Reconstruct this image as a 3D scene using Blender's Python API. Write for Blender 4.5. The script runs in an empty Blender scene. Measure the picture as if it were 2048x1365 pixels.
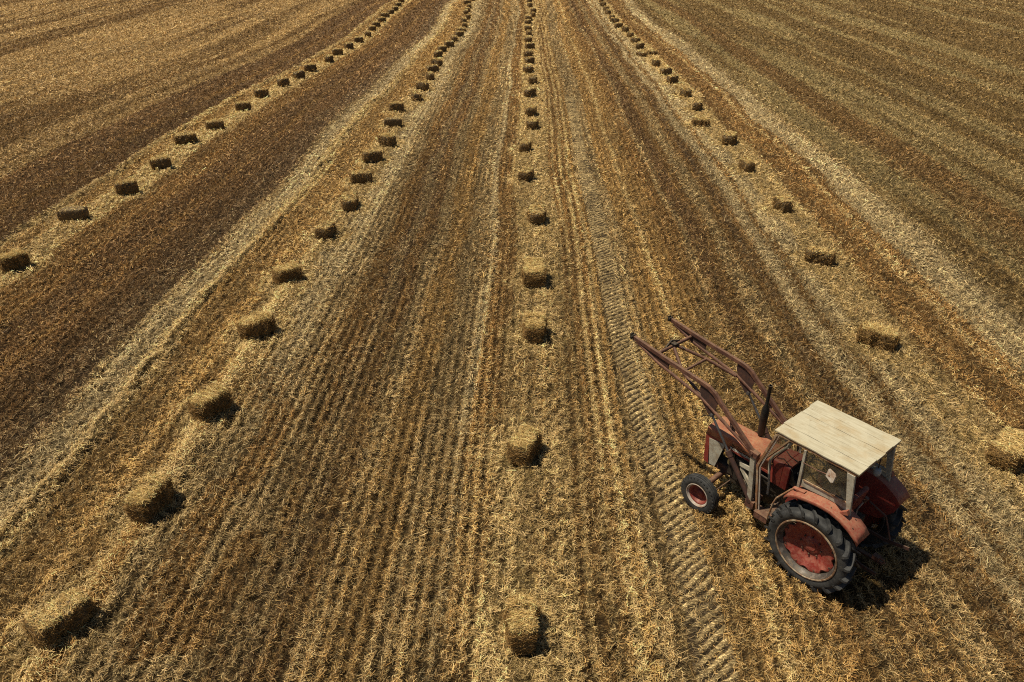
import bpy, math, random
import numpy as np
from mathutils import Vector, Matrix

random.seed(7)
RNG = np.random.default_rng(11)
S = bpy.context.scene
COL = S.collection
R = math.radians

# ------------------------------------------------------------------ camera, sky, sun, exposure
CAM_H, FPX, PX, PY, VPX, YH = 8.983, 1480.0, 1024.0, 682.5, 1065.0, -170.0
PITCH = math.atan((PY - YH) / FPX)
YAW = math.atan((VPX - PX) * math.cos(PITCH) / FPX)
cam_data = bpy.data.cameras.new('camera')
cam_data.sensor_width = 36.0
cam_data.lens = FPX / 2048.0 * 36.0
cam_data.clip_start = 0.1
cam_data.clip_end = 9000
cam = bpy.data.objects.new('camera', cam_data)
COL.objects.link(cam)
cam.location = (0, 0, CAM_H)
cam.rotation_euler = (math.pi / 2 - PITCH, 0, YAW)
S.camera = cam

SHADOW = (0.47, -0.05)                       # ground shadow of a point one metre up
SUN_EL = math.atan(1.0 / math.hypot(*SHADOW))
to_sun = Vector((-SHADOW[0], -SHADOW[1], 1.0)).normalized()
world = bpy.data.worlds.new('World')
S.world = world
world.use_nodes = True
wn = world.node_tree
sky = wn.nodes.new('ShaderNodeTexSky')
sky.sky_type = 'NISHITA'
sky.sun_disc = False
sky.sun_elevation = SUN_EL
sky.sun_rotation = math.atan2(to_sun.x, to_sun.y)
bg = wn.nodes['Background']
bg.inputs['Strength'].default_value = 0.05
wn.links.new(sky.outputs[0], bg.inputs['Color'])
sun_data = bpy.data.lights.new('sun', 'SUN')
sun_data.energy = 5.0
sun_data.angle = R(0.53)
sun_data.color = (1.0, 0.905, 0.72)
sun = bpy.data.objects.new('sun', sun_data)
COL.objects.link(sun)
sun.rotation_euler = to_sun.to_track_quat('Z', 'Y').to_euler()
sun.location = (0, 0, 60)
S.view_settings.view_transform = 'Standard'
S.view_settings.look = 'None'
S.view_settings.exposure = 0.17
S.view_settings.gamma = 1
S.render.engine = 'CYCLES'
S.cycles.use_denoising = False
S.cycles.filter_width = 1.1
S.cycles.max_bounces = 4
S.cycles.diffuse_bounces = 1
S.cycles.transparent_max_bounces = 6

# ------------------------------------------------------------------ pixel <-> ground helpers
_fw = np.array([-math.sin(YAW) * math.cos(PITCH), math.cos(YAW) * math.cos(PITCH), -math.sin(PITCH)])
_up = np.array([-math.sin(YAW) * math.sin(PITCH), math.cos(YAW) * math.sin(PITCH), math.cos(PITCH)])
_rt = np.array([math.cos(YAW), math.sin(YAW), 0.0])
def ground(x, y, z=0.0):
    """photo pixel (2048 wide) -> world point at height z; vectorised"""
    x = np.asarray(x, float); y = np.asarray(y, float)
    d = _fw + ((x - PX) / FPX)[..., None] * _rt - ((y - PY) / FPX)[..., None] * _up
    t = (z - CAM_H) / d[..., 2]
    return d * t[..., None] + np.array([0, 0, CAM_H])
def project(P):
    d = np.asarray(P, float) - np.array([0, 0, CAM_H])
    zc = d @ _fw
    return PX + FPX * (d @ _rt) / zc, PY - FPX * (d @ _up) / zc

# ------------------------------------------------------------------ noise
_tab = RNG.random((64, 256, 256)).astype(np.float32)
def vnoise(x, y, sx, sy, seed):
    t = _tab[seed % 64]
    a = np.asarray(x) / sx + 37.3 * seed; b = np.asarray(y) / sy + 11.7 * seed
    i = np.floor(a).astype(int); j = np.floor(b).astype(int)
    fx = a - i; fy = b - j
    fx = fx * fx * (3 - 2 * fx); fy = fy * fy * (3 - 2 * fy)
    g = lambda p, q: t[p & 255, q & 255]
    return (g(i, j) * (1 - fx) + g(i + 1, j) * fx) * (1 - fy) + (g(i, j + 1) * (1 - fx) + g(i + 1, j + 1) * fx) * fy
def fbm(x, y, s, seed, o=3):
    r = 0; a = 1; n = 0
    for k in range(o):
        r = r + a * vnoise(x, y, s / 2 ** k, s / 2 ** k, seed + k); n += a; a *= .5
    return r / n

# ------------------------------------------------------------------ materials
def new_mat(name):
    m = bpy.data.materials.new(name); m.use_nodes = True
    nt = m.node_tree
    return m, nt, nt.nodes['Principled BSDF']
def node(nt, kind, **kw):
    n = nt.nodes.new(kind)
    for k, v in kw.items():
        if k in n.inputs: n.inputs[k].default_value = v
        else: setattr(n, k, v)
    return n
def ramp(nt, fac, stops):
    r = nt.nodes.new('ShaderNodeValToRGB')
    el = r.color_ramp.elements
    while len(el) < len(stops): el.new(0.5)
    for e, (p, c) in zip(el, stops):
        e.position = p; e.color = (c[0], c[1], c[2], 1) if hasattr(c, '__len__') else (c, c, c, 1)
    nt.links.new(fac, r.inputs[0])
    return r.outputs[0]
def mix(nt, fac, a, b, mode='MIX'):
    m = nt.nodes.new('ShaderNodeMix'); m.data_type = 'RGBA'; m.blend_type = mode
    for s, v in ((0, fac), (6, a), (7, b)):
        if hasattr(v, 'links'): nt.links.new(v, m.inputs[s])
        else: m.inputs[s].default_value = v if s == 0 else (v[0], v[1], v[2], 1)
    return m.outputs[2]
def noise(nt, vec, scale, detail=4, rough=.6):
    n = node(nt, 'ShaderNodeTexNoise', Scale=scale, Detail=detail, Roughness=rough)
    nt.links.new(vec, n.inputs['Vector'])
    return n.outputs['Fac']
def worn(name, base, worn_col, wear=.5, dirt=(.17, .12, .07), dirt_amt=.5, rough=.55, metal=0., scale=9., bump=.15):
    """paint or metal with patchy wear and dust"""
    m, nt, b = new_mat(name)
    tc = nt.nodes.new('ShaderNodeTexCoord').outputs['Object']
    n1 = noise(nt, tc, scale, 6, .65); n2 = noise(nt, tc, scale * 3.3, 5, .7); n3 = noise(nt, tc, 2.3, 3)
    lo = 1 - wear
    w = ramp(nt, n1, [(max(0, .34 + lo * .25), 0), (min(1, .46 + lo * .28), 1)])
    c = mix(nt, w, base, worn_col)
    d = ramp(nt, n2, [(.42, 0), (.75, dirt_amt)])
    c = mix(nt, d, c, dirt)
    geo = nt.nodes.new('ShaderNodeNewGeometry'); sep = nt.nodes.new('ShaderNodeSeparateXYZ'); nt.links.new(geo.outputs['Normal'], sep.inputs[0])
    up_ = ramp(nt, sep.outputs['Z'], [(.6, 0), (1.0, .33)])
    c = mix(nt, mix(nt, 1.0, up_, ramp(nt, n2, [(.35, .15), (.62, 1)]), 'MULTIPLY'), c, (.30, .22, .125))
    c = mix(nt, .35, c, ramp(nt, n3, [(.3, (.62, .62, .62)), (.7, (1.15, 1.15, 1.15))]), 'MULTIPLY')
    nt.links.new(c, b.inputs['Base Color'])
    nt.links.new(ramp(nt, n2, [(.3, rough * .8), (.7, min(1, rough * 1.35))]), b.inputs['Roughness'])
    b.inputs['Metallic'].default_value = metal
    b.inputs['Specular IOR Level'].default_value = .35
    bp = node(nt, 'ShaderNodeBump', Strength=bump, Distance=.01)
    nt.links.new(n2, bp.inputs['Height']); nt.links.new(bp.outputs[0], b.inputs['Normal'])
    return m

M = {}
M['red_top'] = worn('faded_red_paint', (.29, .075, .038), (.36, .14, .07), .6, (.27, .17, .09), .6)
M['red'] = worn('red_paint', (.21, .024, .018), (.26, .05, .03), .4, (.14, .07, .045), .45)
M['fender'] = worn('fender_paint', (.27, .062, .038), (.33, .11, .065), .55, (.26, .17, .10), .5)
M['disc'] = worn('wheel_disc_paint', (.19, .020, .014), (.27, .075, .05), .4, (.26, .16, .11), .4)
M['rust'] = worn('rusty_loader_paint', (.095, .038, .025), (.18, .080, .046), .5, (.06, .035, .028), .6, .7)
M['rust_dark'] = worn('dark_rusty_steel', (.055, .028, .022), (.10, .045, .03), .5, (.03, .02, .017), .6, .7)
M['white'] = worn('worn_white_paint', (.40, .37, .29), (.29, .24, .17), .45, (.16, .11, .07), .6, .6)
M['rim'] = worn('cream_rim_paint', (.34, .27, .18), (.17, .09, .05), .65, (.12, .07, .04), .6, .5)
M['rimwhite'] = worn('white_rim_paint', (.44, .39, .33), (.30, .20, .14), .45, (.2, .12, .07), .5, .5)
M['black'] = worn('black_enamel', (.010, .0095, .0095), (.022, .019, .017), .4, (.035, .028, .022), .3, .38)
M['grease'] = worn('oily_cast_iron', (.016, .013, .011), (.04, .028, .018), .5, (.07, .05, .03), .5, .6)
M['steel'] = worn('dull_steel', (.15, .15, .155), (.09, .075, .065), .4, (.05, .04, .03), .4, .42, .6)
M['barrel'] = worn('stained_wheel_barrel', (.045, .042, .039), (.16, .14, .12), .3, (.10, .06, .035), .6, .5)
M['frame'] = worn('brown_frame_paint', (.27, .13, .06), (.38, .28, .18), .5, (.09, .05, .03), .6, .6)
M['ochre'] = worn('ochre_cast_part', (.20, .15, .06), (.09, .06, .03), .5, (.04, .03, .02), .6, .6)
M['lamp'] = worn('pale_plastic', (.35, .37, .37), (.28, .28, .27), .4, (.12, .1, .08), .4, .4)
M['lens'] = worn('dark_red_lens', (.20, .03, .015), (.26, .05, .03), .4, (.1, .05, .03), .4, .3)
M['letter'] = worn('off_white_lettering', (.62, .58, .5), (.4, .35, .3), .4, (.2, .14, .1), .4, .5)
def wood_mat():
    m, nt, b = new_mat('weathered_plank')
    tc = nt.nodes.new('ShaderNodeTexCoord').outputs['Object']
    mp = node(nt, 'ShaderNodeMapping', Scale=(1.2, 16, 16)); nt.links.new(tc, mp.inputs[0])
    g = noise(nt, mp.outputs[0], 2.2, 8, .7)
    st = noise(nt, tc, 2.6, 5, .65); sp = noise(nt, tc, 22, 3, .6); edge = noise(nt, tc, 7, 4)
    c = ramp(nt, g, [(.25, (.31, .265, .17)), (.5, (.43, .385, .27)), (.75, (.51, .465, .345))])
    c = mix(nt, ramp(nt, st, [(.50, 0), (.68, .6)]), c, (.36, .26, .13))
    c = mix(nt, ramp(nt, sp, [(.66, 0), (.76, .65)]), c, (.20, .12, .06))
    c = mix(nt, ramp(nt, edge, [(.6, 0), (.78, .5)]), c, (.28, .2, .1))
    nt.links.new(c, b.inputs['Base Color']); b.inputs['Roughness'].default_value = .75
    b.inputs['Specular IOR Level'].default_value = .2
    bp = node(nt, 'ShaderNodeBump', Strength=.35, Distance=.004)
    nt.links.new(g, bp.inputs['Height']); nt.links.new(bp.outputs[0], b.inputs['Normal'])
    return m
M['wood'] = wood_mat()
def rubber_mat():
    m, nt, b = new_mat('dusty_rubber')
    tc = nt.nodes.new('ShaderNodeTexCoord').outputs['Object']
    n1 = noise(nt, tc, 7, 6, .7); n2 = noise(nt, tc, 40, 4, .7)
    c = ramp(nt, n1, [(.35, (.012, .012, .0125)), (.55, (.034, .034, .033)), (.75, (.075, .069, .058))])
    c = mix(nt, ramp(nt, n2, [(.55, 0), (.8, .35)]), c, (.12, .10, .075))
    nt.links.new(c, b.inputs['Base Color']); b.inputs['Roughness'].default_value = .72
    b.inputs['Specular IOR Level'].default_value = .4
    bp = node(nt, 'ShaderNodeBump', Strength=.3, Distance=.006)
    nt.links.new(n2, bp.inputs['Height']); nt.links.new(bp.outputs[0], b.inputs['Normal'])
    return m
M['rubber'] = rubber_mat()
def glass_mat():
    m, nt, b = new_mat('dusty_glass')
    nt.nodes.remove(b)
    tc = nt.nodes.new('ShaderNodeTexCoord').outputs['Object']
    tr = node(nt, 'ShaderNodeBsdfTransparent', Color=(.80, .82, .80, 1))
    gl = node(nt, 'ShaderNodeBsdfGlossy', Roughness=.06, Color=(.9, .9, .9, 1))
    df = node(nt, 'ShaderNodeBsdfDiffuse', Color=(.32, .30, .25, 1))
    fr = node(nt, 'ShaderNodeFresnel', IOR=1.5)
    m1 = nt.nodes.new('ShaderNodeMixShader'); m2 = nt.nodes.new('ShaderNodeMixShader')
    fm = node(nt, 'ShaderNodeMath', operation='MULTIPLY'); fm.inputs[1].default_value = .35; nt.links.new(fr.outputs[0], fm.inputs[0])
    nt.links.new(fm.outputs[0], m1.inputs[0]); nt.links.new(tr.outputs[0], m1.inputs[1]); nt.links.new(gl.outputs[0], m1.inputs[2])
    nt.links.new(ramp(nt, noise(nt, tc, 4, 5), [(.3, .02), (.8, .14)]), m2.inputs[0])
    nt.links.new(m1.outputs[0], m2.inputs[1]); nt.links.new(df.outputs[0], m2.inputs[2])
    nt.links.new(m2.outputs[0], nt.nodes['Material Output'].inputs[0])
    return m
M['glass'] = glass_mat()

def straw_mat():
    m, nt, b = new_mat('straw')
    at = node(nt, 'ShaderNodeAttribute', attribute_name='tint').outputs['Color']
    nt.links.new(at, b.inputs['Base Color'])
    b.inputs['Roughness'].default_value = .6; b.inputs['Specular IOR Level'].default_value = .25
    tl = nt.nodes.new('ShaderNodeBsdfTranslucent'); nt.links.new(at, tl.inputs[0])
    mx = nt.nodes.new('ShaderNodeMixShader'); mx.inputs[0].default_value = .18
    nt.links.new(b.outputs[0], mx.inputs[1]); nt.links.new(tl.outputs[0], mx.inputs[2])
    nt.links.new(mx.outputs[0], nt.nodes['Material Output'].inputs[0])
    return m
M['straw'] = straw_mat()
def soil_mat():
    m, nt, b = new_mat('field_soil_and_litter')
    at = node(nt, 'ShaderNodeAttribute', attribute_name='tint').outputs['Color']
    tc = nt.nodes.new('ShaderNodeTexCoord').outputs['Object']
    n1 = noise(nt, tc, 8, 5, .7); n3 = noise(nt, tc, 1.1, 4, .6)
    fib = None
    for ang, sc in ((12, 1.0), (75, .9), (-50, 1.1), (140, .8)):
        mp = node(nt, 'ShaderNodeMapping', Scale=(16 * sc, 105 * sc, 30), Rotation=(0, 0, R(ang))); nt.links.new(tc, mp.inputs[0])
        f = ramp(nt, noise(nt, mp.outputs[0], 1.0, 2, .5), [(.56, 0), (.66, 1)])
        fib = f if fib is None else mix(nt, 1.0, fib, f, 'LIGHTEN')
    c = mix(nt, fib, mix(nt, 1.0, at, (.45, .42, .40), 'MULTIPLY'), mix(nt, 1.0, at, (2.6, 2.6, 2.6), 'MULTIPLY'))
    c = mix(nt, 1.0, c, ramp(nt, n1, [(.3, (.5, .5, .5)), (.7, (1.3, 1.3, 1.3))]), 'MULTIPLY')
    c = mix(nt, 1.0, c, ramp(nt, n3, [(.3, (.8, .8, .8)), (.7, (1.15, 1.15, 1.15))]), 'MULTIPLY')
    nt.links.new(c, b.inputs['Base Color']); b.inputs['Roughness'].default_value = .95
    b.inputs['Specular IOR Level'].default_value = .1
    bp = node(nt, 'ShaderNodeBump', Strength=.8, Distance=.03)
    nt.links.new(mix(nt, .5, n1, fib), bp.inputs['Height']); nt.links.new(bp.outputs[0], b.inputs['Normal'])
    return m
M['soil'] = soil_mat()

# ------------------------------------------------------------------ object helpers
def tag(o, label=None, cat=None, group=None, kind=None):
    if label: o['label'] = label
    if cat: o['category'] = cat
    if group: o['group'] = group
    if kind: o['kind'] = kind
    return o
def np_mesh(name, V, F, tint=None, domain='FACE', mat=None, smooth=False):
    me = bpy.data.meshes.new(name)
    V = np.ascontiguousarray(V, dtype=np.float32); F = np.ascontiguousarray(F, dtype=np.int32)
    n, k = F.shape
    me.vertices.add(len(V)); me.vertices.foreach_set('co', V.ravel())
    me.loops.add(n * k); me.loops.foreach_set('vertex_index', F.ravel())
    me.polygons.add(n)
    me.polygons.foreach_set('loop_start', np.arange(0, n * k, k, dtype=np.int32))
    if smooth: me.polygons.foreach_set('use_smooth', np.ones(n, dtype=bool))
    me.update(calc_edges=True)
    if tint is not None:
        a = me.attributes.new('tint', 'FLOAT_COLOR', domain)
        c = np.ones((len(tint), 4), dtype=np.float32); c[:, :3] = tint
        a.data.foreach_set('color', c.ravel())
    if mat: me.materials.append(mat)
    return me

# ------------------------------------------------------------------ the bales, measured in the photo: (x0, x1, y_bottom, yaw deg, state)
ROW_A = [(3, 60, 548, -38, 0), (114, 184, 444, -78, 4), (232, 280, 394, -55, 1), (302, 345, 341, -60, 2), (350, 396, 291, -62, 0), (410, 452, 263, -60, 1),
         (471, 504, 226, -58, 2), (510, 538, 198.6, -60, 0), (557, 578, 176.7, -30, 1), (589, 609, 160, -30, 2), (610, 633, 145.5, -62, 1),
         (652, 666, 127.5, -10, 0), (665, 687, 113, -70, 2), (690, 707, 100.6, -40, 1), (708, 727, 87.5, -62, 1), (730, 741.5, 76, 0, 0),
         (737, 752, 64, -40, 2), (745.6, 760, 56, -60, 1), (756.5, 771, 47, -50, 1), (762, 779, 37, -80, 0), (776, 788, 29.7, -30, 2),
         (784.7, 796, 23.4, -40, 1), (791, 802, 14.8, -40, 1), (797, 809, 7.5, -55, 0), (820, 826, 1.5, 0, 1)]
ROW_B = [(62, 190, 1312, -30, 3), (262, 345, 1050, -9, 0), (381, 468, 854, -30, 1), (485, 548, 690, -44, 2), (548, 605, 578, -46, 1), (634, 671, 483.7, -12, 0),
         (685, 714, 423, 10, 2), (706, 741, 371, -72, 1), (728, 763, 328, -62, 1), (756, 795, 295, 55, 2), (768, 804, 256, -75, 4), (778, 808, 226.7, -65, 0),
         (823.7, 844, 204, 15, 1), (834, 856, 184, 55, 2), (852, 869, 163, 20, 0), (856.5, 875, 147, -60, 2), (866, 883, 135, 50, 1),
         (868, 885, 118, -35, 0), (878, 891, 107, -40, 2), (891, 906, 96, -60, 1), (902.6, 915, 85, 10, 0), (912, 926, 76, -50, 2), (914, 931, 65, -80, 5),
         (923.7, 934, 57, 0, 0), (922, 934, 48.4, 20, 1), (931.6, 941, 41, -10, 2), (928, 937, 31, 0, 0), (930, 941, 26, 20, 1), (934, 943, 17.5, 0, 2),
         (927, 942, 10.6, -70, 0), (942.5, 950, 3.4, 0, 1)]
ROW_C = [(1018, 1068, 1306, 2, 0), (1018, 1080, 938, -24, 1), (1048, 1087, 690, -3, 0), (1048, 1090, 573, 0, 1), (1059, 1089, 450, 0, 2),
         (1037, 1067, 366.6, -25, 0), (1037, 1064, 307, -15, 1), (1053, 1077, 262, -10, 2), (1051, 1073, 236, -8, 1), (1047.5, 1072, 197, -32, 0),
         (1057, 1073.5, 169.5, 0, 2), (1048, 1064, 146, 0, 0), (1049, 1069, 130.5, -50, 2), (1048, 1064, 116, 0, 0), (1050, 1069, 100, -60, 1),
         (1050, 1063, 86.7, 0, 0), (1051, 1064, 74.7, 12, 2), (1049, 1062, 62.5, 0, 1), (1049, 1063, 52, -30, 0), (1051, 1062, 42, 0, 1), (1058.5, 1071, 36, 25, 2),
         (1062, 1072, 25.8, 0, 0), (1055, 1064, 16, 20, 1), (1054, 1064, 7.5, -30, 2), (1055, 1063, .5, 0, 0)]
ROW_D = [(1972, 2062, 948, -50, 1), (1712, 1796, 705, 52, 2), (1606, 1671, 535, 58, 1), (1548, 1580, 428.6, 8, 0), (1478, 1507, 348, 12, 1), (1444, 1472, 293, -20, 2),
         (1383, 1419, 254.7, 60, 5), (1383, 1404, 225, -25, 0), (1361, 1381, 197, 15, 2), (1333, 1356, 168.7, -55, 1), (1319, 1344, 153, -60, 2), (1302, 1320, 135.6, 10, 1),
         (1295, 1313, 111, -70, 5), (1277, 1289, 114, 40, 5), (1271, 1288, 100, -35, 0), (1262, 1278, 88, 40, 1), (1254, 1267, 77, 10, 2), (1244, 1257, 65.6, 20, 0),
         (1227, 1247, 58, -65, 2), (1220, 1237.6, 47, 70, 1), (1219, 1229, 40, 15, 0), (1210.5, 1221.5, 31, 20, 1), (1206.6, 1217, 22.7, 20, 2), (1200, 1212, 14, 45, 0), (1198, 1207, 6, 10, 1)]
BL, BW, BH = 0.90, 0.47, 0.41
def place_bale(b):
    x0, x1, yb, yaw, st = b
    a = math.radians(yaw)
    ax = np.array([-math.sin(a), math.cos(a)])          # long axis
    bx = np.array([math.cos(a), math.sin(a)])
    def corners(c, L):
        return np.array([[c[0] + ax[0] * L / 2 * i + bx[0] * BW / 2 * j, c[1] + ax[1] * L / 2 * i + bx[1] * BW / 2 * j, 0] for i in (-1, 1) for j in (-1, 1)])
    L = BL
    c = ground((x0 + x1) / 2, yb - 6)[:2]
    for it in range(12):
        px, py = project(corners(c, L))
        tgt = ground((x0 + x1) / 2, yb)[:2]; tgt = tgt - tgt / np.hypot(*tgt) * (.13 if tgt[1] < 34 else .05); cur = ground((px.min() + px.max()) / 2, py.max())[:2]
        c = c + (tgt - cur)
    w = px.max() - px.min()
    return c, a, (x1 - x0) / w
ROWS = [[(b, place_bale(b)) for b in r] for r in (ROW_A, ROW_B, ROW_C, ROW_D)]
GUIDE_U = [-15.2, -6.1, 0.0, 8.9]
def guide(ri):
    pts = sorted((p[1][0][1], p[1][0][0]) for p in ROWS[ri])
    Y = np.array([p[0] for p in pts]); X = np.array([p[1] for p in pts])
    ys = np.linspace(Y[0], Y[-1], 60)
    xi = np.interp(ys, Y, X)
    k = np.ones(5) / 5
    xs = np.convolve(np.pad(xi, 2, mode='edge'), k, 'valid')
    return ys, xs
GUIDES = [guide(i) for i in range(4)]
def to_u(X, Y):
    g = [np.interp(Y, ys, xs) for ys, xs in GUIDES]
    # straight continuation in front of the first bale of each row
    U = np.empty_like(X)
    m = X < g[0]; U[m] = (X - g[0])[m] + GUIDE_U[0]
    for i in range(3):
        m = (X >= g[i]) & (X < g[i + 1])
        U[m] = (GUIDE_U[i] + (X - g[i]) / (g[i + 1] - g[i]) * (GUIDE_U[i + 1] - GUIDE_U[i]))[m]
    m = X >= g[3]; U[m] = (X - g[3])[m] + GUIDE_U[3]
    return U

# classes: stubble tint, stubble density 0..1, loose straw tint, loose density 0..1, litter tint on the soil
CLS = {      # stubble tint, stubble share, loose straw tint, loose straw share, litter tint on the soil
 'P': ((.57, .435, .21), .92, (.71, .56, .28), .95, (.24, .18, .09)),
 'G': ((.50, .305, .095), .92, (.64, .42, .15), .75, (.15, .09, .032)),
 'Y': ((.58, .395, .145), .60, (.78, .57, .25), 1.0, (.26, .18, .07)),
 'T': ((.46, .315, .130), .92, (.60, .445, .20), .70, (.13, .09, .04)),
 'B': ((.29, .165, .060), 1.0, (.38, .235, .09), .45, (.080, .047, .02)),
 'D': ((.29, .180, .075), 1.0, (.39, .265, .12), .45, (.080, .050, .024)),
 'K': ((.38, .215, .068), 1.0, (.50, .315, .11), .50, (.11, .064, .023)),
 'L': ((.47, .31, .115), .85, (.64, .44, .18), .85, (.18, .115, .045)),
 'M': ((.29, .172, .058), .95, (.38, .24, .09), .50, (.09, .054, .02)),
 'O': ((.285, .185, .060), .95, (.38, .26, .10), .50, (.09, .058, .022)),
 'Q': ((.38, .275, .108), .88, (.48, .36, .155), .70, (.15, .11, .045)),
}
KEYS = list(CLS)
BANDS = [(-18.6, 'B'), (-18.2, 'K'), (-16.95, 'B'), (-16.6, 'Y'), (-15.8, 'G'), (-14.5, 'Y'), (-13.1, 'K'), (-11.9, 'B'), (-11.6, 'K'), (-10.4, 'B'), (-9.5, 'D'), (-9.2, 'T'), (-8.5, 'P'), (-8.1, 'Y'),
         (-6.35, 'G'), (-5.7, 'Y'), (-5.0, 'P'), (-4.4, 'T'), (-3.9, 'K'), (-3.75, 'D'), (-3.55, 'T'), (-3.4, 'D'), (-3.2, 'K'), (-3.05, 'B'), (-2.6, 'T'), (-2.0, 'G'), (-1.30, 'T'), (-1.10, 'P'), (-.55, 'K'),
         (.3, 'Y'), (.84, 'Y'), (.98, 'K'), (1.08, 'Y'), (1.3, 'K'), (1.44, 'Y'), (1.6, 'K'), (1.76, 'Y'), (1.9, 'G'), (2.9, 'T'), (3.55, 'G'),
         (3.75, 'Y'), (4.3, 'G'), (4.9, 'K'), (5.1, 'T'), (5.7, 'B'), (6.0, 'K'), (6.5, 'T'), (6.8, 'K'), (7.0, 'D'), (7.25, 'K'), (7.7, 'P'), (7.95, 'K'), (8.6, 'P'), (9.8, 'Y'),
         (11.05, 'K'), (11.2, 'Y'), (11.6, 'K'), (12.75, 'P'), (13.1, 'T'), (14.2, 'O'), (14.8, 'Q'), (17.5, 'M'), (21.7, 'O'), (22.3, 'Q'), (27.3, 'O'), (28.2, 'Q')]
EDG = np.array([b[0] for b in BANDS]); IDX = np.array([KEYS.index(b[1]) for b in BANDS] + [KEYS.index('O')])
TS = np.array([CLS[k][0] for k in KEYS]); DS = np.array([CLS[k][1] for k in KEYS])
TL = np.array([CLS[k][2] for k in KEYS]); DL = np.array([CLS[k][3] for k in KEYS]); TB = np.array([CLS[k][4] for k in KEYS])
TS = TS * [1.02, .965, .94]; TL = TL * [1.02, .97, .95]
BALE_XY = [(p[1][0][0], p[1][0][1]) for r in ROWS for p in r if p[1][0][1] < 48]
def classify(X, Y):
    u = to_u(X, Y)
    mid = np.clip(np.abs(u - 1.2) / 5, .22, 1)
    w = (vnoise(X, Y, .7, 3.0, 3) - .5) * .35 * mid + (RNG.random(X.shape) - .5) * .22 * mid + (vnoise(X, Y, 3, 12, 5) - .5) * .26 * np.clip(np.abs(u) / 8, .2, 1.3)
    soft = RNG.random(X.shape) < (.09 + .26 * np.clip((26 - Y) / 16, 0, 1))
    v = u + w + np.where(soft, RNG.normal(size=X.shape) * .8, 0)
    c = IDX[np.searchsorted(EDG, v)]
    left = v < -20.6
    n = vnoise(v, Y, .8, 22, 8) * .5 + vnoise(v, Y, 2.2, 40, 9) * .5 + RNG.random(X.shape) * .16
    c = np.where(left, np.where(n > .50, KEYS.index('L'), KEYS.index('M')), c)
    # extra pale streaks far right, broken patches in dark bands
    right = v > 12.9
    n2 = vnoise(v, Y, .9, 22, 12) * .55 + vnoise(v, Y, 2.6, 40, 13) * .45 + RNG.random(X.shape) * .16
    c = np.where(right & (n2 > .745), KEYS.index('Q'), c)
    midd = (v > -4.6) & (v < 6.0)
    n3 = vnoise(v, Y, .55, 6, 15) * .6 + RNG.random(X.shape) * .4
    near = np.clip((26 - Y) / 14, 0, 1)
    c = np.where(midd & (n3 > .80 - .22 * near), np.where(RNG.random(X.shape) < .55, KEYS.index('G'), KEYS.index('T')), c)
    for bx_, by_ in BALE_XY:
        k = np.abs(Y - by_) < 1.1
        if not k.any(): continue
        d = np.hypot((X[k] - bx_) / .78, (Y[k] - by_ - .1) / 1.0) + (RNG.random(k.sum()) - .5) * .5
        cc_ = c[k]; cc_[d < 1] = KEYS.index('Y'); c[k] = cc_
    # close to the camera the pale band beside the second row wears out into patchy tan stubble
    f = (v > -6.2) & (v < -4) & (RNG.random(X.shape) < np.clip((17 - Y) / 7, 0, .85))
    c = np.where(f, np.where(vnoise(X, Y, .5, 1.2, 17) > .5, KEYS.index('T'), KEYS.index('K')), c)
    return u, c

# tyre track the tractor pressed into the stubble
TRK = np.array([(1138, 190), (1150, 240), (1160, 300), (1180, 380), (1196, 450), (1216, 540), (1238, 640), (1268, 760), (1305, 880), (1340, 980), (1375, 1100), (1408, 1230), (1440, 1370), (1475, 1520)], float)
TP = ground(TRK[:, 0], TRK[:, 1])[:, :2]
_s = np.r_[0, np.cumsum(np.hypot(*np.diff(TP, axis=0).T))]
TN = int(_s[-1] / .022)
ts = np.linspace(0, _s[-1], TN)
TPX = np.interp(ts, _s, TP[:, 0]); TPY = np.interp(ts, _s, TP[:, 1])
for _ in range(3):
    k = np.ones(61) / 61
    TPX = np.convolve(np.pad(TPX, 30, mode='edge'), k, 'valid'); TPY = np.convolve(np.pad(TPY, 30, mode='edge'), k, 'valid')
def track_dist(X, Y):
    o = np.argsort(TPY)
    return np.abs(X - np.interp(Y, TPY[o], TPX[o], left=-99, right=-99))
TRK_HW = .33
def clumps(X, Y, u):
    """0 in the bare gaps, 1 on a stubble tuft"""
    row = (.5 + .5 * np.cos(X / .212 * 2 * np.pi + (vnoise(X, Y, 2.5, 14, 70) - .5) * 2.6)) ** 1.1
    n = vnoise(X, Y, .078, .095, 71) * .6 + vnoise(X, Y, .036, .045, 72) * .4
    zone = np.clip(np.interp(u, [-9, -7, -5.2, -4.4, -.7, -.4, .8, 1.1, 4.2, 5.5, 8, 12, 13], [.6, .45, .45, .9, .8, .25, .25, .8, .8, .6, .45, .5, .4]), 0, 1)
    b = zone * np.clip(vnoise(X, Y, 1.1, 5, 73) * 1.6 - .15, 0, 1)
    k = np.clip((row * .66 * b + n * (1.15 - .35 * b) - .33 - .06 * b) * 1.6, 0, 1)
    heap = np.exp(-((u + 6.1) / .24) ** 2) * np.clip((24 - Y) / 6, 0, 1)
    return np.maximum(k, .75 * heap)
def streak(X, Y):
    """long thin lines of more and less straw left by the machines"""
    q = vnoise(X, Y, .17, 11, 75) * .5 + vnoise(X, Y, .42, 18, 76) * .5
    return np.clip(.5 + (q - .5) * 2.0, 0, 1)
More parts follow.
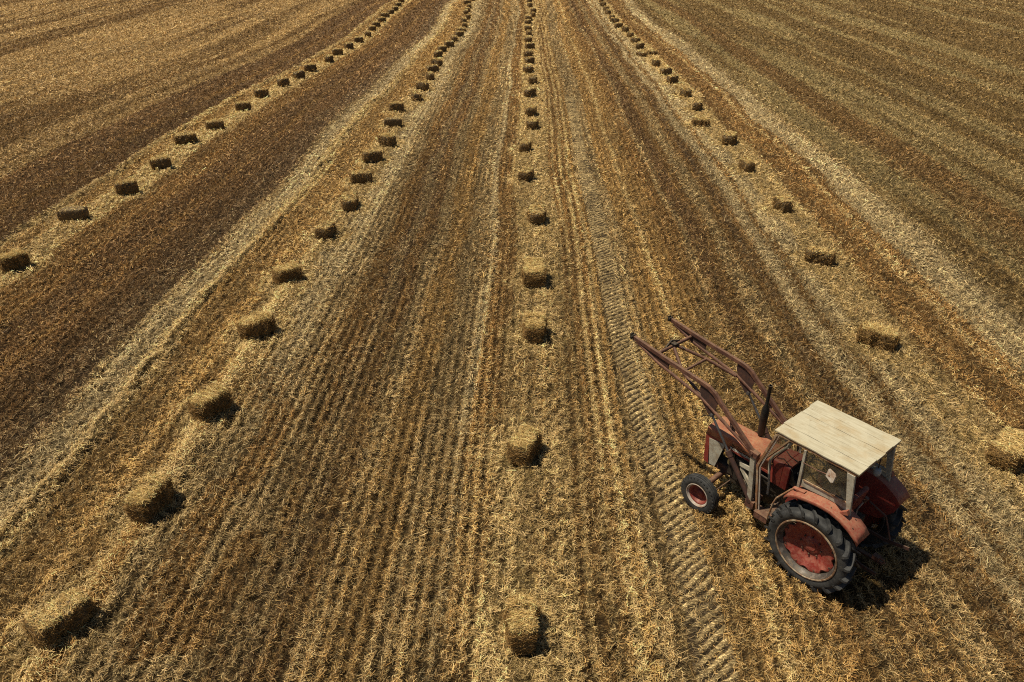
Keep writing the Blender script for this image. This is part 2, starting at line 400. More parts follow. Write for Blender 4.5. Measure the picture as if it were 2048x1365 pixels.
def height(X, Y):
    u = to_u(X, Y)
    h = (fbm(X, Y, .28, 20, 3) - .5) * .07 + (fbm(X, Y, 2.5, 25, 2) - .5) * .10
    for c, w, a in ((-8.3, .13, .12), (-16.8, .16, .10), (-5.8, .10, .05)):
        h += a * np.exp(-((u - c + (vnoise(X, Y, 3, 1.1, 30) - .5) * .25) / w) ** 2) * (.35 + 1.1 * vnoise(X, Y, 9, .7, 31))
    h += .15 * np.exp(-((u + 6.1) / .20) ** 2) * np.clip((24 - Y) / 6, 0, 1) * (.4 + .9 * vnoise(X, Y, 2, .8, 33))
    for g in (-6.5, 0.0, 9.1, -15.2):
        h += .04 * np.exp(-((u - g) / .45) ** 2)
    t = np.clip((track_dist(X, Y) - TRK_HW) / .12, 0, 1)
    h += .07 * (clumps(X, Y, u) - .5) * t
    return h * (.25 + .75 * t) - .03 * (1 - t)

# ------------------------------------------------------------------ field (ground sheet to the horizon)
yy = [3.0]
while yy[-1] < 112: yy.append(yy[-1] + max(.032, yy[-1] * .0042))
yy = np.array([-4000, -600, -80, -10, 0, 2] + yy + [125, 160, 220, 320, 500, 900, 1800, 4500], float)
kk = np.linspace(-1, 1, 860)
kk = np.r_[-60, -8, -2.5, -1.5, -1.15, kk, 1.15, 1.5, 2.5, 8, 60]
W = 8.5 + .72 * np.clip(yy, 0, 112)
GX = kk[None, :] * W[:, None]; GY = np.repeat(yy[:, None], len(kk), 1)
fx, fy = GX.ravel(), GY.ravel()
ing = (fy > 2) & (fy < 130) & (np.abs(fx) < 120)
fz = np.zeros_like(fx); fz[ing] = height(fx[ing], fy[ing])
u_, c_ = classify(fx, fy)
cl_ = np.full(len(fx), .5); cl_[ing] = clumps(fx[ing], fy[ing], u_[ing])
tint = TB[c_] * (1 + (RNG.random(len(fx)) - .5)[:, None] * .4) * ((.35 + 1.3 * cl_) * (.85 + .9 * np.clip((fy - 14) / 40, 0, 1)))[:, None]  # gaps between clumps tinted darker: bare soil plus shade put into the colour
ny, nx = GX.shape
ii = (np.arange(ny - 1)[:, None] * nx + np.arange(nx - 1)[None, :]).ravel()
F = np.stack([ii, ii + 1, ii + nx + 1, ii + nx], 1)
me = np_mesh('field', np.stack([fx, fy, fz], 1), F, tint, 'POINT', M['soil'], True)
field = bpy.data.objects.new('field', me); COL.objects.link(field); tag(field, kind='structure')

# the pressed tyre track strip
across = np.linspace(-TRK_HW, TRK_HW, 33)
tx = np.gradient(TPX); ty = np.gradient(TPY); tl = np.hypot(tx, ty); nxv, nyv = ty / tl, -tx / tl
SX = TPX[:, None] + nxv[:, None] * across; SY = TPY[:, None] + nyv[:, None] * across
SS = np.repeat(ts[:, None], 33, 1); DD = np.repeat(across[None], TN, 0)
jit = (fbm(SX, SY, .35, 40, 2) - .5) * .13
near_f = np.clip((SS - 14) / 6, 0, 1)
skew = .08 + near_f * .72
ph = (SS + jit - skew * (DD + .1)) / .19
lug = np.clip(.5 + 1.6 * np.sin(2 * np.pi * ph), 0, 1) * np.clip((TRK_HW - np.abs(DD)) / .05, 0, 1)
lug *= np.clip(-.2 + 2.2 * fbm(SX, SY, .35, 44, 2), .0, 1.15)
SZ = height(SX.ravel(), SY.ravel()).reshape(SX.shape) + .006 + .034 * lug + (fbm(SX, SY, .07, 46, 2) - .5) * .03 - .05 * np.clip((np.abs(DD) - TRK_HW * (.48 + .55 * fbm(SX, SY, .3, 47, 2) + .15 * near_f)) / .06, 0, 1)
edge = (np.abs(DD) > TRK_HW - .01); SZ = np.where(edge, SZ - .03, SZ)
nyt, nxt = SX.shape
ii = (np.arange(nyt - 1)[:, None] * nxt + np.arange(nxt - 1)[None, :]).ravel()
F = np.stack([ii, ii + 1, ii + nxt + 1, ii + nxt], 1)
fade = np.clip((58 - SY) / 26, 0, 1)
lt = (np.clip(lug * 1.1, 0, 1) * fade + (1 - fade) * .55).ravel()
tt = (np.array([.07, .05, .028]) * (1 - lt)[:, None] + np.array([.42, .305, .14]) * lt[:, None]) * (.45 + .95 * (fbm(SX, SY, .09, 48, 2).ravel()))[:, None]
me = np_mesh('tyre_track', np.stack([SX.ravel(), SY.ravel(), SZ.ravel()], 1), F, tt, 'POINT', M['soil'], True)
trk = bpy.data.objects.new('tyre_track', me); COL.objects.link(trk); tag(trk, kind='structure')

# ------------------------------------------------------------------ straw blades
def unit(v): return v / np.maximum(np.linalg.norm(v, axis=1), 1e-9)[:, None]
def blades(P, D, width, tint, bend=0.0, flat=False):
    """one tapered flat stalk per row; bend > 0 gives two segments"""
    n = len(P)
    rnd = RNG.normal(size=(n, 3))
    if flat: rnd = rnd * .45 + np.array([0, 0, 1.0])
    side = unit(np.cross(D, rnd)) * (width / 2)[:, None]
    if bend <= 0:
        V = np.stack([P - side, P + side, P + D + side * .75, P + D - side * .75], 1).reshape(-1, 3)
        return V, (np.arange(n)[:, None] * 4 + np.arange(4)), tint
    L = np.linalg.norm(D, axis=1)
    off = unit(np.cross(D, RNG.normal(size=(n, 3)))) * (L * bend)[:, None] * RNG.random(n)[:, None]
    mid = P + D * .5 + off
    V = np.stack([P - side, P + side, mid + side, mid - side, P + D + side * .8, P + D - side * .8], 1).reshape(-1, 3)
    b = np.arange(n)[:, None] * 6
    return V, np.concatenate([b + np.array([0, 1, 2, 3]), b + np.array([3, 2, 4, 5])]), np.concatenate([tint, tint])
def join(parts):
    Vs, Fs, Ts, o = [], [], [], 0
    for V, F, T in parts:
        Vs.append(V); Fs.append(F + o); Ts.append(T); o += len(V)
    return np.concatenate(Vs), np.concatenate(Fs), np.concatenate(Ts)
def half_w(y): return .725 * np.sqrt(y * y + 81) + 1.8
def scatter(y0, y1, dens):
    """world points, uniform per square metre, over the wedge of field in view and a margin round it"""
    W1 = half_w(y1)
    n = int(2 * W1 * (y1 - y0) * dens)
    y = y0 + (y1 - y0) * RNG.random(n); x = (RNG.random(n) * 2 - 1) * W1
    k = np.abs(x) < half_w(y)
    return x[k], y[k]
def vary(t, a=.28, hue=.07):
    n = len(t)
    return np.clip(t * (1 + (RNG.random(n) - .5) * 2 * a)[:, None] * (1 + (RNG.random((n, 3)) - .5) * hue), .01, .9)

# zone: from, to, stalks per m2 standing and lying, width, standing height, lying length
ZONES = [(4.6, 9, 2300, 2100, .0066, .085, .085), (9, 13, 1900, 1700, .0080, .085, .09), (13, 19, 1250, 1100, .0105, .09, .10), (19, 28, 640, 520, .0155, .095, .12),
         (28, 42, 270, 210, .025, .10, .14), (42, 66, 105, 80, .042, .11, .17), (66, 108, 40, 28, .068, .12, .21)]
stand, lie = [], []
for y0, y1, ds, dl, wd, hh, ln in ZONES:
    x, y = scatter(y0, y1, ds)
    u, c = classify(x, y); cl = clumps(x, y, u)
    keep = RNG.random(len(x)) < DS[c] * (.10 + .9 * cl) * np.where(track_dist(x, y) < TRK_HW - .07, .10, 1)
    x, y, c, cl = x[keep], y[keep], c[keep], cl[keep]
    n = len(x)
    H = hh * (.35 + .75 * RNG.random(n)) * (.5 + .7 * cl)
    lean = RNG.normal(size=(n, 2)) * .55
    D = np.stack([lean[:, 0] * H, lean[:, 1] * H, H], 1)
    tn = vary(TS[c] * ((.34 + .74 * cl) * (.66 + .72 * streak(x, y)))[:, None], .45)  # stalks in gaps darker: stained straw plus gap shade painted into the tint
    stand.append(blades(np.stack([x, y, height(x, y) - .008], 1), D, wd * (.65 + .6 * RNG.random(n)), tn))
    x, y = scatter(y0, y1, dl)
    u, c = classify(x, y); cl = clumps(x, y, u); td = track_dist(x, y)
    sw = vnoise(x, y, .35, .35, 61) * .5 + cl * .7
    keep = RNG.random(len(x)) < DL[c] * np.clip(.04 + 1.15 * sw, .05, 1) * (.55 + .75 * streak(x, y)) * np.where(td < TRK_HW, .62, 1)
    x, y, c, td, cl = x[keep], y[keep], c[keep], td[keep], cl[keep]
    n = len(x); z0 = height(x, y)
    long_ = np.where(RNG.random(n) < .06, 2.1, 1.0)
    L = ln * (.3 + .85 * RNG.random(n)) * long_
    z = z0 + np.where(td < TRK_HW, .022 + .02 * RNG.random(n), .006 + RNG.random(n) ** 1.5 * (.045 * DL[c] + .02))
    a = RNG.random(n) * 2 * np.pi
    D = np.stack([np.cos(a) * L, np.sin(a) * L, RNG.normal(size=n) * .3 * L], 1)
    P = np.stack([x, y, z], 1) - D / 2
    P[:, 2] = np.maximum(P[:, 2], z0)
    tn = vary(TL[c] * ((.40 + .68 * cl) * (.74 + .54 * streak(x, y)))[:, None], .40)  # lying straw in gaps darkened too, shade mixed into its tint
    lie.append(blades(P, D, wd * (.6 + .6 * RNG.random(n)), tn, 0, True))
V, F, T = join(stand)
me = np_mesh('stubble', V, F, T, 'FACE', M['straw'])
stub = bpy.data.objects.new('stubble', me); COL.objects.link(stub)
tag(stub, 'short golden brown cereal stubble standing in drilled rows over the whole field', 'stubble', kind='stuff')
V, F, T = join(lie)
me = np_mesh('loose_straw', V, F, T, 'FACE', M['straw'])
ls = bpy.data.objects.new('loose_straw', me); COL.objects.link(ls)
tag(ls, 'loose pale straw litter scattered over the stubble and in bands along the bale rows', 'straw', kind='stuff')

# ------------------------------------------------------------------ bales
def bale_mesh(name, seed, nstraw, wd, ln, squash=1.0, ragged=1.0, tintk=1.0):
    rg = np.random.default_rng(seed)
    nx_, ny_, nz_ = 8, 20, 7
    # rounded, lumpy box core
    def face(nu, nv, f):
        uu, vv = np.meshgrid(np.linspace(-1, 1, nu), np.linspace(-1, 1, nv), indexing='ij')
        P = f(uu, vv).reshape(-1, 3)
        i = (np.arange(nu - 1)[:, None] * nv + np.arange(nv - 1)[None]).ravel()
        return P, np.stack([i, i + nv, i + nv + 1, i + 1], 1)
    one = lambda a: np.ones_like(a)
    fs = [face(nx_, ny_, lambda a, b: np.stack([a, b, one(a)], -1)), face(ny_, nz_, lambda a, b: np.stack([one(a), a, b], -1)),
          face(ny_, nz_, lambda a, b: np.stack([-one(a), -a, b], -1)), face(nx_, nz_, lambda a, b: np.stack([-a, one(a), b], -1)), face(nx_, nz_, lambda a, b: np.stack([a, -one(a), b], -1))]
    V, F, o = [], [], 0
    for P, f in fs: V.append(P); F.append(f + o); o += len(P)
    V = np.concatenate(V); F = np.concatenate(F)
    flake = rg.normal(size=15) * .055
    def shape(Q):
        Q = Q.copy()
        r = (np.abs(Q) ** 4.6).sum(1) ** (1 / 4.6); Q = Q / np.maximum(r, 1e-6)[:, None] * np.max(np.abs(Q), axis=1)[:, None]
        yb = Q[:, 1]
        groove = 1 - .07 * np.exp(-((np.abs(Q[:, 0]) - .42) / .10) ** 2) * (np.abs(Q[:, 2]) > .5)
        fl = np.interp(yb, np.linspace(-1, 1, 15), flake)
        n = vnoise(Q[:, 0] * 3 + seed, Q[:, 1] * 6 + Q[:, 2] * 4, 1, 1, seed % 60) - .5
        x = Q[:, 0] * BW / 2 * (1 + fl * ragged + n * .22 * ragged)
        y = Q[:, 1] * BL / 2 * (1 + n * .05 * ragged)
        z = Q[:, 2] * BH / 2 * groove * (1 + fl * .9 * ragged + n * .20 * ragged) * squash + BH / 2 * squash
        bow = 1 + (.05 * seed % .07) * np.cos(yb * 2)
        return np.stack([x * bow, y, np.maximum(z, -.02)], 1)
    core = shape(V)
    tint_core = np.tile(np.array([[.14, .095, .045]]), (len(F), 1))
    # straw on the skin
    n = nstraw
    pick = rg.choice(5, n, p=[.34, .22, .22, .11, .11])
    a, b = rg.random(n) * 2 - 1, rg.random(n) * 2 - 1
    Q = np.zeros((n, 3)); N = np.zeros((n, 3))
    for k, (ax, s) in enumerate(((2, 1), (0, 1), (0, -1), (1, 1), (1, -1))):
        m = pick == k; oth = [i for i in range(3) if i != ax]
        Q[m, ax] = s; Q[m, oth[0]] = a[m]; Q[m, oth[1]] = b[m]; N[m, ax] = s
    P = shape(Q) - N * .012 + N * (rg.random(n) ** 2 * .045 * ragged * np.where(pick > 0, .45, 1.1))[:, None]
    # straw lies mostly across the bale, on the faces, poking out a little
    t = rg.normal(size=(n, 3)) * np.array([1.0, .55, .7])
    t = t - N * (t * N).sum(1)[:, None] * (1 - .35)
    D = unit(t) * (ln * (.4 + .9 * rg.random(n)))[:, None]
    P = P - D * .5
    P[:, 2] = np.maximum(P[:, 2], .0)
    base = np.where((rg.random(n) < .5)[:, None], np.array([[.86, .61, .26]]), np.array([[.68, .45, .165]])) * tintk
    base = np.where((pick > 0)[:, None], base * np.array([[.42, .36, .30]]), base)  # side straw tinted darker than the top, shade painted into the colour
    tn = vary(base, .4)
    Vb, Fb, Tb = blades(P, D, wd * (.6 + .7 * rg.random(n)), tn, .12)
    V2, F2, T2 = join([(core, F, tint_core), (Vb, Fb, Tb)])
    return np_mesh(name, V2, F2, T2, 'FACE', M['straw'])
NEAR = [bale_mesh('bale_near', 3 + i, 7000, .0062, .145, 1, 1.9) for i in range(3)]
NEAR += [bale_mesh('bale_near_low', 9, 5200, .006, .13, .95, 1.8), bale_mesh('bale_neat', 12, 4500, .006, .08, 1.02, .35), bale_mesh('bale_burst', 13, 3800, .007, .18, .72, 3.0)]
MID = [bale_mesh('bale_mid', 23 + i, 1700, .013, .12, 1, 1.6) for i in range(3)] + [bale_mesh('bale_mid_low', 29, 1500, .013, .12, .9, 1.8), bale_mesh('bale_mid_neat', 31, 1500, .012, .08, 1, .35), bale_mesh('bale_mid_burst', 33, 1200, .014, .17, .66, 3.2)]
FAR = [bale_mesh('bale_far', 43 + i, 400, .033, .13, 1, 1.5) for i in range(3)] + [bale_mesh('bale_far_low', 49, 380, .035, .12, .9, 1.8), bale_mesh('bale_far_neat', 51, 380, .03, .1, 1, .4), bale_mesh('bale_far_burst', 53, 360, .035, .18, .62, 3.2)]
ORD = ['nearest', 'second', 'third', 'fourth', 'fifth', 'sixth', 'seventh', 'eighth', 'ninth', 'tenth', 'eleventh', 'twelfth', 'thirteenth', 'fourteenth', 'fifteenth',
       'sixteenth', 'seventeenth', 'eighteenth', 'nineteenth', 'twentieth', 'twenty-first', 'twenty-second', 'twenty-third', 'twenty-fourth', 'twenty-fifth',
       'twenty-sixth', 'twenty-seventh', 'twenty-eighth', 'twenty-ninth', 'thirtieth', 'thirty-first']
ROWN = ['far left row', 'second row from left', 'middle row', 'rightmost row']
SPECIAL = {(0, 0): 'straw bale cut by the left edge of the photo, nearest in the far left row',
           (0, 1): 'neat box-shaped straw bale lying side-on, second nearest in the far left row',
           (1, 0): 'low ragged bale with long black shadow in the bottom left corner',
           (1, 1): 'shaggy straw bale second nearest in the second row from the left',
           (2, 0): 'flat-topped straw bale nearest the bottom edge in the middle row',
           (2, 1): 'slanted pale-topped straw bale level with the tractor bonnet, second nearest in the middle row',
           (3, 0): 'straw bale cut by the right edge of the photo, right of the tractor roof',
           (3, 1): 'slanted brown straw bale just above the tractor roof in the right-hand row',
           (3, 6): 'burst crumbling bale with ragged top, seventh in the right-hand row beyond the tractor'}
LOOK = ['straw bale with dark shaded front', 'golden straw bale with shaggy top', 'small rough straw bale', 'low ragged straw bale', 'neat oblong straw bale', 'burst loose straw bale']
for ri, row in enumerate(ROWS):
    for k, (b, (c, a, wr)) in enumerate(row):
        d = c[1]
        pool = NEAR if d < 20 else MID if d < 40 else FAR
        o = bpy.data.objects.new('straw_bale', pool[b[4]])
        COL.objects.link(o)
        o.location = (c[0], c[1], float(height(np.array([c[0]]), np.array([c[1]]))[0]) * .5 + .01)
        o.rotation_euler = (random.uniform(-.03, .03), random.uniform(-.04, .04), a + (math.pi if random.random() < .5 else 0))
        s = min(1.15, max(.85, wr)) * random.uniform(.95, 1.05)
        o.scale = (s, s * random.uniform(.96, 1.04), random.uniform(.96, 1.06))
        lab = SPECIAL.get((ri, k)) or '%s, %s in the %s' % (LOOK[b[4]], ('%s from near end' % ORD[k]) if k else 'nearest', ROWN[ri])
        tag(o, lab, 'straw bale', 'straw bales lined up in rows across the field')
#TRACTOR
# ------------------------------------------------------------------ tractor (x forward, y to its left, z up)
HEAD = R(131.2)
TR = bpy.data.objects.new('tractor', None); COL.objects.link(TR)
TR.empty_display_size = .5
TR.location = (4.88, 8.773, -.035); TR.rotation_euler = (0, 0, HEAD)
tag(TR, 'old faded red tractor with wooden cab roof and raised empty front loader arms', 'tractor')

class MB:
    def __init__(self): self.v = []; self.f = []
    def add(self, vs, fs):
        o = len(self.v); self.v += [tuple(v) for v in vs]; self.f += [tuple(i + o for i in f) for f in fs]; return self
    def box(self, c, s, rot=None):
        vs = [Vector((x * s[0] / 2, y * s[1] / 2, z * s[2] / 2)) for x in (-1, 1) for y in (-1, 1) for z in (-1, 1)]
        if rot is not None: vs = [rot @ v for v in vs]
        vs = [v + Vector(c) for v in vs]
        return self.add(vs, [(0, 1, 3, 2), (4, 6, 7, 5), (0, 4, 5, 1), (2, 3, 7, 6), (0, 2, 6, 4), (1, 5, 7, 3)])
    def prism(self, pts, y0, y1):
        """polygon in x-z (or 3-d with .y offsets ignored) extruded along y"""
        n = len(pts)
        vs = [(p[0], y0, p[1]) for p in pts] + [(p[0], y1, p[1]) for p in pts]
        return self.add(vs, [tuple(range(n))[::-1], tuple(range(n, 2 * n))] + [(i, (i + 1) % n, n + (i + 1) % n, n + i) for i in range(n)])
    def sweep(self, pts, prof, closed_ends=True, up=Vector((0, 0, 1))):
        pts = [Vector(p) for p in pts]; n = len(prof); rings = []
        for i, p in enumerate(pts):
            t = (pts[min(i + 1, len(pts) - 1)] - pts[max(i - 1, 0)]).normalized()
            u = up if abs(t.dot(up)) < .95 else Vector((1, 0, 0))
            s = t.cross(u).normalized(); w = s.cross(t).normalized()
            k = 1.0
            rings.append([p + s * a * k + w * b * k for a, b in prof])
        vs = [v for r in rings for v in r]
        fs = [(i * n + j, i * n + (j + 1) % n, (i + 1) * n + (j + 1) % n, (i + 1) * n + j) for i in range(len(pts) - 1) for j in range(n)]
        if closed_ends: fs += [tuple(range(n))[::-1], tuple(range((len(pts) - 1) * n, len(pts) * n))]
        return self.add(vs, fs)
    def tube(self, pts, r, seg=10):
        return self.sweep(pts, [(r * math.cos(2 * math.pi * k / seg), r * math.sin(2 * math.pi * k / seg)) for k in range(seg)])
    def beam(self, pts, w, h):
        return self.sweep(pts, [(-w / 2, -h / 2), (w / 2, -h / 2), (w / 2, h / 2), (-w / 2, h / 2)])
    def lathe(self, prof, c, seg=48, axis='y', close=True):
        """prof: (axial, radius) list, revolved round the axis through c"""
        n = len(prof); vs = []
        for k in range(seg):
            a = 2 * math.pi * k / seg; ca, sa = math.cos(a), math.sin(a)
            for y, r in prof:
                vs.append((c[0] + r * ca, c[1] + y, c[2] + r * sa) if axis == 'y' else (c[0] + r * ca, c[1] + r * sa, c[2] + y))
        fs = [(k * n + j, k * n + j + 1, ((k + 1) % seg) * n + j + 1, ((k + 1) % seg) * n + j) for k in range(seg) for j in range(n - 1)]
        return self.add(vs, fs)
    def islands(self, name, mat, parent=TR, **kw):
        """every separate piece becomes a part of its own"""
        root = list(range(len(self.v)))
        def find(a):
            while root[a] != a: root[a] = root[root[a]]; a = root[a]
            return a
        for f in self.f:
            for q in f[1:]: root[find(q)] = find(f[0])
        grp = {}
        for f in self.f: grp.setdefault(find(f[0]), []).append(f)
        for fs in grp.values():
            m = MB(); ids = sorted({q for f in fs for q in f}); mp = {q: k for k, q in enumerate(ids)}
            m.v = [self.v[q] for q in ids]; m.f = [tuple(mp[q] for q in f) for f in fs]
            m.build(name, mat, parent, **kw)
    def build(self, name, mat, parent=TR, bevel=0, smooth=False, solid=0, subd=0):
        me = bpy.data.meshes.new(name); me.from_pydata(self.v, [], self.f); me.update()
        me.materials.append(M[mat] if isinstance(mat, str) else mat)
        import bmesh
        bm = bmesh.new(); bm.from_mesh(me)
        bmesh.ops.remove_doubles(bm, verts=bm.verts, dist=1e-5)
        bmesh.ops.recalc_face_normals(bm, faces=bm.faces)
        bm.to_mesh(me); bm.free()
        if smooth:
            for p in me.polygons: p.use_smooth = True
            me.set_sharp_from_angle(angle=R(38))
        o = bpy.data.objects.new(name, me); COL.objects.link(o); o.parent = parent
        if solid:
            m = o.modifiers.new('thickness', 'SOLIDIFY'); m.thickness = solid; m.offset = 0
        if bevel:
            m = o.modifiers.new('edge', 'BEVEL'); m.width = bevel; m.segments = 2; m.limit_method = 'ANGLE'; m.angle_limit = R(35)
        return o
rot_y = lambda d: Matrix.Rotation(R(d), 3, 'Y')
rot_z = lambda d: Matrix.Rotation(R(d), 3, 'Z')

# --- wheels
def rear_wheel(s):
    cy, Rw = .715 * s, .705
    c = (0, cy, Rw)
    # rim with rolled flange and well, dull inside
    rim = MB().lathe([(s * y, r) for y, r in ((.146, .472), (.150, .482), (.148, .492), (.140, .495), (.132, .49), (.128, .474), (.09, .462), (.07, .440), (-.07, .435), (-.09, .462), (-.128, .474), (-.15, .50), (-.156, .49), (-.148, .47), (-.09, .452), (-.07, .425), (.07, .428), (.095, .452), (.152, .472))], c, 64)
    rim = rim.build('rear_wheel', 'barrel', smooth=True)
    MB().lathe([(s * y, r) for y, r in ((.150, .476), (.162, .486), (.160, .501), (.142, .506), (.132, .494), (.130, .478), (.150, .476))], c, 64).build('rim_flange', 'rim', rim, smooth=True)
    tag(rim, 'large rear wheel with cream rim and chevron tread')
    prof = [(.128, .478), (.142, .50), (.160, .545), (.166, .585), (.157, .620), (.140, .640), (.11, .650), (0, .654), (-.11, .650), (-.140, .640), (-.157, .620), (-.166, .585), (-.160, .545), (-.142, .50), (-.128, .478)]
    ty = MB().lathe(prof, c, 72)
    n = 19
    for side in (1, -1):
        for i in range(n):
            a0 = 2 * math.pi * (i + (.5 if side < 0 else 0)) / n
            secs = []
            for yy_, dr, w, r0, r1 in ((.171, 0, .030, .590, .612), (.174, .005, .032, .612, .664), (.160, .02, .035, .630, .702), (.11, .085, .035, .640, .711), (.05, .18, .034, .640, .714), (-.012, .285, .035, .640, .714)):
                a = a0 - dr
                ring = []
                for da, rr in ((-w * 1.25, r0), (w * 1.25, r0), (w * .8, r1), (-w * .8, r1)):
                    q = a + da
                    ring.append((c[0] + rr * math.cos(q), c[1] + side * yy_, c[2] + rr * math.sin(q)))
                secs.append(ring)
            vs = [v for r_ in secs for v in r_]; m = len(secs)
            fs = [(k * 4 + j, k * 4 + (j + 1) % 4, (k + 1) * 4 + (j + 1) % 4, (k + 1) * 4 + j) for k in range(m - 1) for j in range(4)] + [(3, 2, 1, 0), tuple(range(4 * m - 4, 4 * m))]
            ty.add(vs, fs)
    ty.build('tyre', 'rubber', rim, smooth=True)
    # red disc with scalloped rim seat
    d = MB(); seg = 96; rings = []
    for y, rr, scal in ((.060, .430, 1), (.064, .41, 1), (.052, .37, .3), (-.004, .24, 0), (-.02, .20, 0), (-.022, .15, 0), (-.006, .13, 0), (-.004, .085, 0), (.004, .08, 0), (.006, .0, 0)):
        ring = []
        for k in range(seg):
            a = 2 * math.pi * k / seg
            notch = max(0, math.cos(8 * a + .4) - .25) / .75
            r_ = rr - scal * .045 * notch ** .7
            ring.append((c[0] + r_ * math.cos(a), c[1] + s * y, c[2] + r_ * math.sin(a)))
        rings.append(ring)
    d.add([v for r_ in rings for v in r_], [(i * seg + k, i * seg + (k + 1) % seg, (i + 1) * seg + (k + 1) % seg, (i + 1) * seg + k) for i in range(len(rings) - 1) for k in range(seg)])
    d.build('wheel_disc', 'disc', rim, smooth=True, solid=.008)
    b = MB()
    for k in range(8):
        a = 2 * math.pi * (k + .5) / 8 - .05
        b.box((c[0] + .425 * math.cos(a), c[1] + s * .045, c[2] + .425 * math.sin(a)), (.05, .045, .045), Matrix.Rotation(-a, 3, 'Y'))
        b.lathe([(s * .07, 0), (s * .07, .014), (s * .045, .014)], (c[0] + .392 * math.cos(a), c[1], c[2] + .392 * math.sin(a)), 8)
    for k in range(8):
        a = 2 * math.pi * k / 8
        b.lathe([(s * .012, 0), (s * .012, .013), (-s * .03, .013)], (c[0] + .168 * math.cos(a), c[1], c[2] + .168 * math.sin(a)), 8)
    b.islands('wheel_bolt', 'rust_dark', rim)
for s in (1, -1): rear_wheel(s)

def front_wheel(s):
    Rw = .362; c = (2.03, .715 * s, Rw)
    rim = MB().lathe([(s * y, r) for y, r in ((.078, .207), (.088, .214), (.086, .222), (.076, .224), (.070, .208), (.045, .186), (.03, .178), (-.05, .178), (-.075, .21), (-.08, .222), (-.07, .205), (-.045, .168), (.03, .170), (.055, .188), (.078, .205))], c, 48).build('front_wheel', 'rimwhite', smooth=True)
    tag(rim, 'small front wheel with white rim ring and red centre')
    prof = [(.070, .208), (.082, .235), (.090, .27), (.084, .31), (.068, .338), (.062, .352), (.050, .356), (.044, .342), (.030, .342), (.026, .360), (.006, .362), (.003, .345), (-.003, .345), (-.006, .362), (-.026, .360), (-.030, .342), (-.044, .342), (-.050, .356), (-.062, .352), (-.068, .338), (-.084, .31), (-.090, .27), (-.082, .235), (-.070, .208)]
    ty = MB().lathe(prof, c, 64)
    for side in (1, -1):
        for k in range(30):
            a = 2 * math.pi * k / 30
            ty.box((c[0] + .325 * math.cos(a), c[1] + side * .079, c[2] + .325 * math.sin(a)), (.034, .012, .024), Matrix.Rotation(-a, 3, 'Y'))
    ty.build('tyre', 'rubber', rim, smooth=True)
    MB().lathe([(s * y, r) for y, r in ((.052, .186), (.03, .165), (-.02, .145), (-.035, .11), (-.03, .075), (.0, .065), (.012, .05), (.016, .0))], c, 48).build('wheel_disc', 'disc', rim, smooth=True, solid=.006)
for s in (1, -1): front_wheel(s)

# --- front axle
ax = MB()
ax.tube([(2.03, -.50, .47), (2.03, -.25, .50), (2.03, 0, .51), (2.03, .25, .50), (2.03, .50, .47)], .05, 14)
for s in (1, -1):
    ax.tube([(2.03, s * .44, .477), (2.03, s * .60, .455)], .038, 12)
    ax.tube([(2.03, s * .595, .54), (2.03, s * .60, .33)], .034, 12)
    ax.tube([(2.03, s * .60, .36), (2.03, s * .70, .362)], .03, 10)
ax.build('front_axle', 'rust', smooth=True)
tr_ = MB().tube([(1.85, -.58, .45), (1.85, .58, .45)], .013, 8)
for s in (1, -1): tr_.tube([(2.03, s * .6, .5), (1.85, s * .57, .45)], .016, 8)
tr_.build('tie_rod', 'rust_dark', smooth=True)

# --- engine, gearbox, chassis
en = MB().box((1.45, 0, .80), (.95, .30, .42)).box((1.45, 0, .52), (.85, .24, .18)).box((1.25, .17, .92), (.30, .08, .12)).box((1.72, .16, .70), (.10, .10, .22))
en.tube([(1.0, .2, .98), (1.75, .2, 1.02)], .028, 8); en.tube([(1.35, .19, .62), (1.6, .19, .64)], .05, 10)
for k in range(4): en.tube([(1.15 + .18 * k, .15, 1.0), (1.15 + .18 * k, .2, .97)], .02, 6)
en.build('engine', 'grease', bevel=.012)
MB().tube([(1.86, .19, .86), (1.86, .19, 1.05)], .055, 14).tube([(1.86, .19, .84), (1.86, .19, .86)], .03, 10).build('oil_filter', 'ochre', smooth=True)
gb = MB().box((.35, 0, .72), (1.30, .34, .44)).box((-.10, 0, .76), (.44, .42, .50)).tube([(0, -.66, .705), (0, .66, .705)], .085, 18)
gb.tube([(0, -.5, .705), (0, -.2, .705)], .14, 18).tube([(0, .2, .705), (0, .5, .705)], .14, 18)
gb.build('gearbox', 'grease', bevel=.015)
MB().box((2.10, 0, .60), (.42, .22, .16)).box((2.28, 0, .64), (.10, .36, .16)).build('front_bolster', 'rust_dark', bevel=.012)

# --- bonnet: flat top with rounded shoulders, two halves meeting in a seam
def hood_ring(x, w, ztop, zbot, cr=.045):
    pts = [(x, w, zbot)]
    for k in range(6):
        a = math.pi / 2 * k / 5
        pts.append((x, w - cr + cr * math.cos(a), ztop - cr + cr * math.sin(a)))
    pts.append((x, .006, ztop + .008)); pts.append((x, 0, ztop + .002)); pts.append((x, -.006, ztop + .008))
    for k in range(6):
        a = math.pi / 2 * (1 - k / 5)
        pts.append((x, -(w - cr + cr * math.cos(a)), ztop - cr + cr * math.sin(a)))
    pts.append((x, -w, zbot))
    return pts
secs = [hood_ring(2.39, .225, 1.365, 1.20), hood_ring(2.375, .235, 1.385, 1.19), hood_ring(2.1, .238, 1.392, 1.18), hood_ring(1.6, .24, 1.40, 1.165), hood_ring(1.12, .24, 1.405, 1.15)]
h = MB(); n = len(secs[0])
h.add([v for s_ in secs for v in s_], [(i * n + j, i * n + j + 1, (i + 1) * n + j + 1, (i + 1) * n + j) for i in range(len(secs) - 1) for j in range(n - 1)])
hood = h.build('hood', 'red_top', smooth=True, solid=.006)
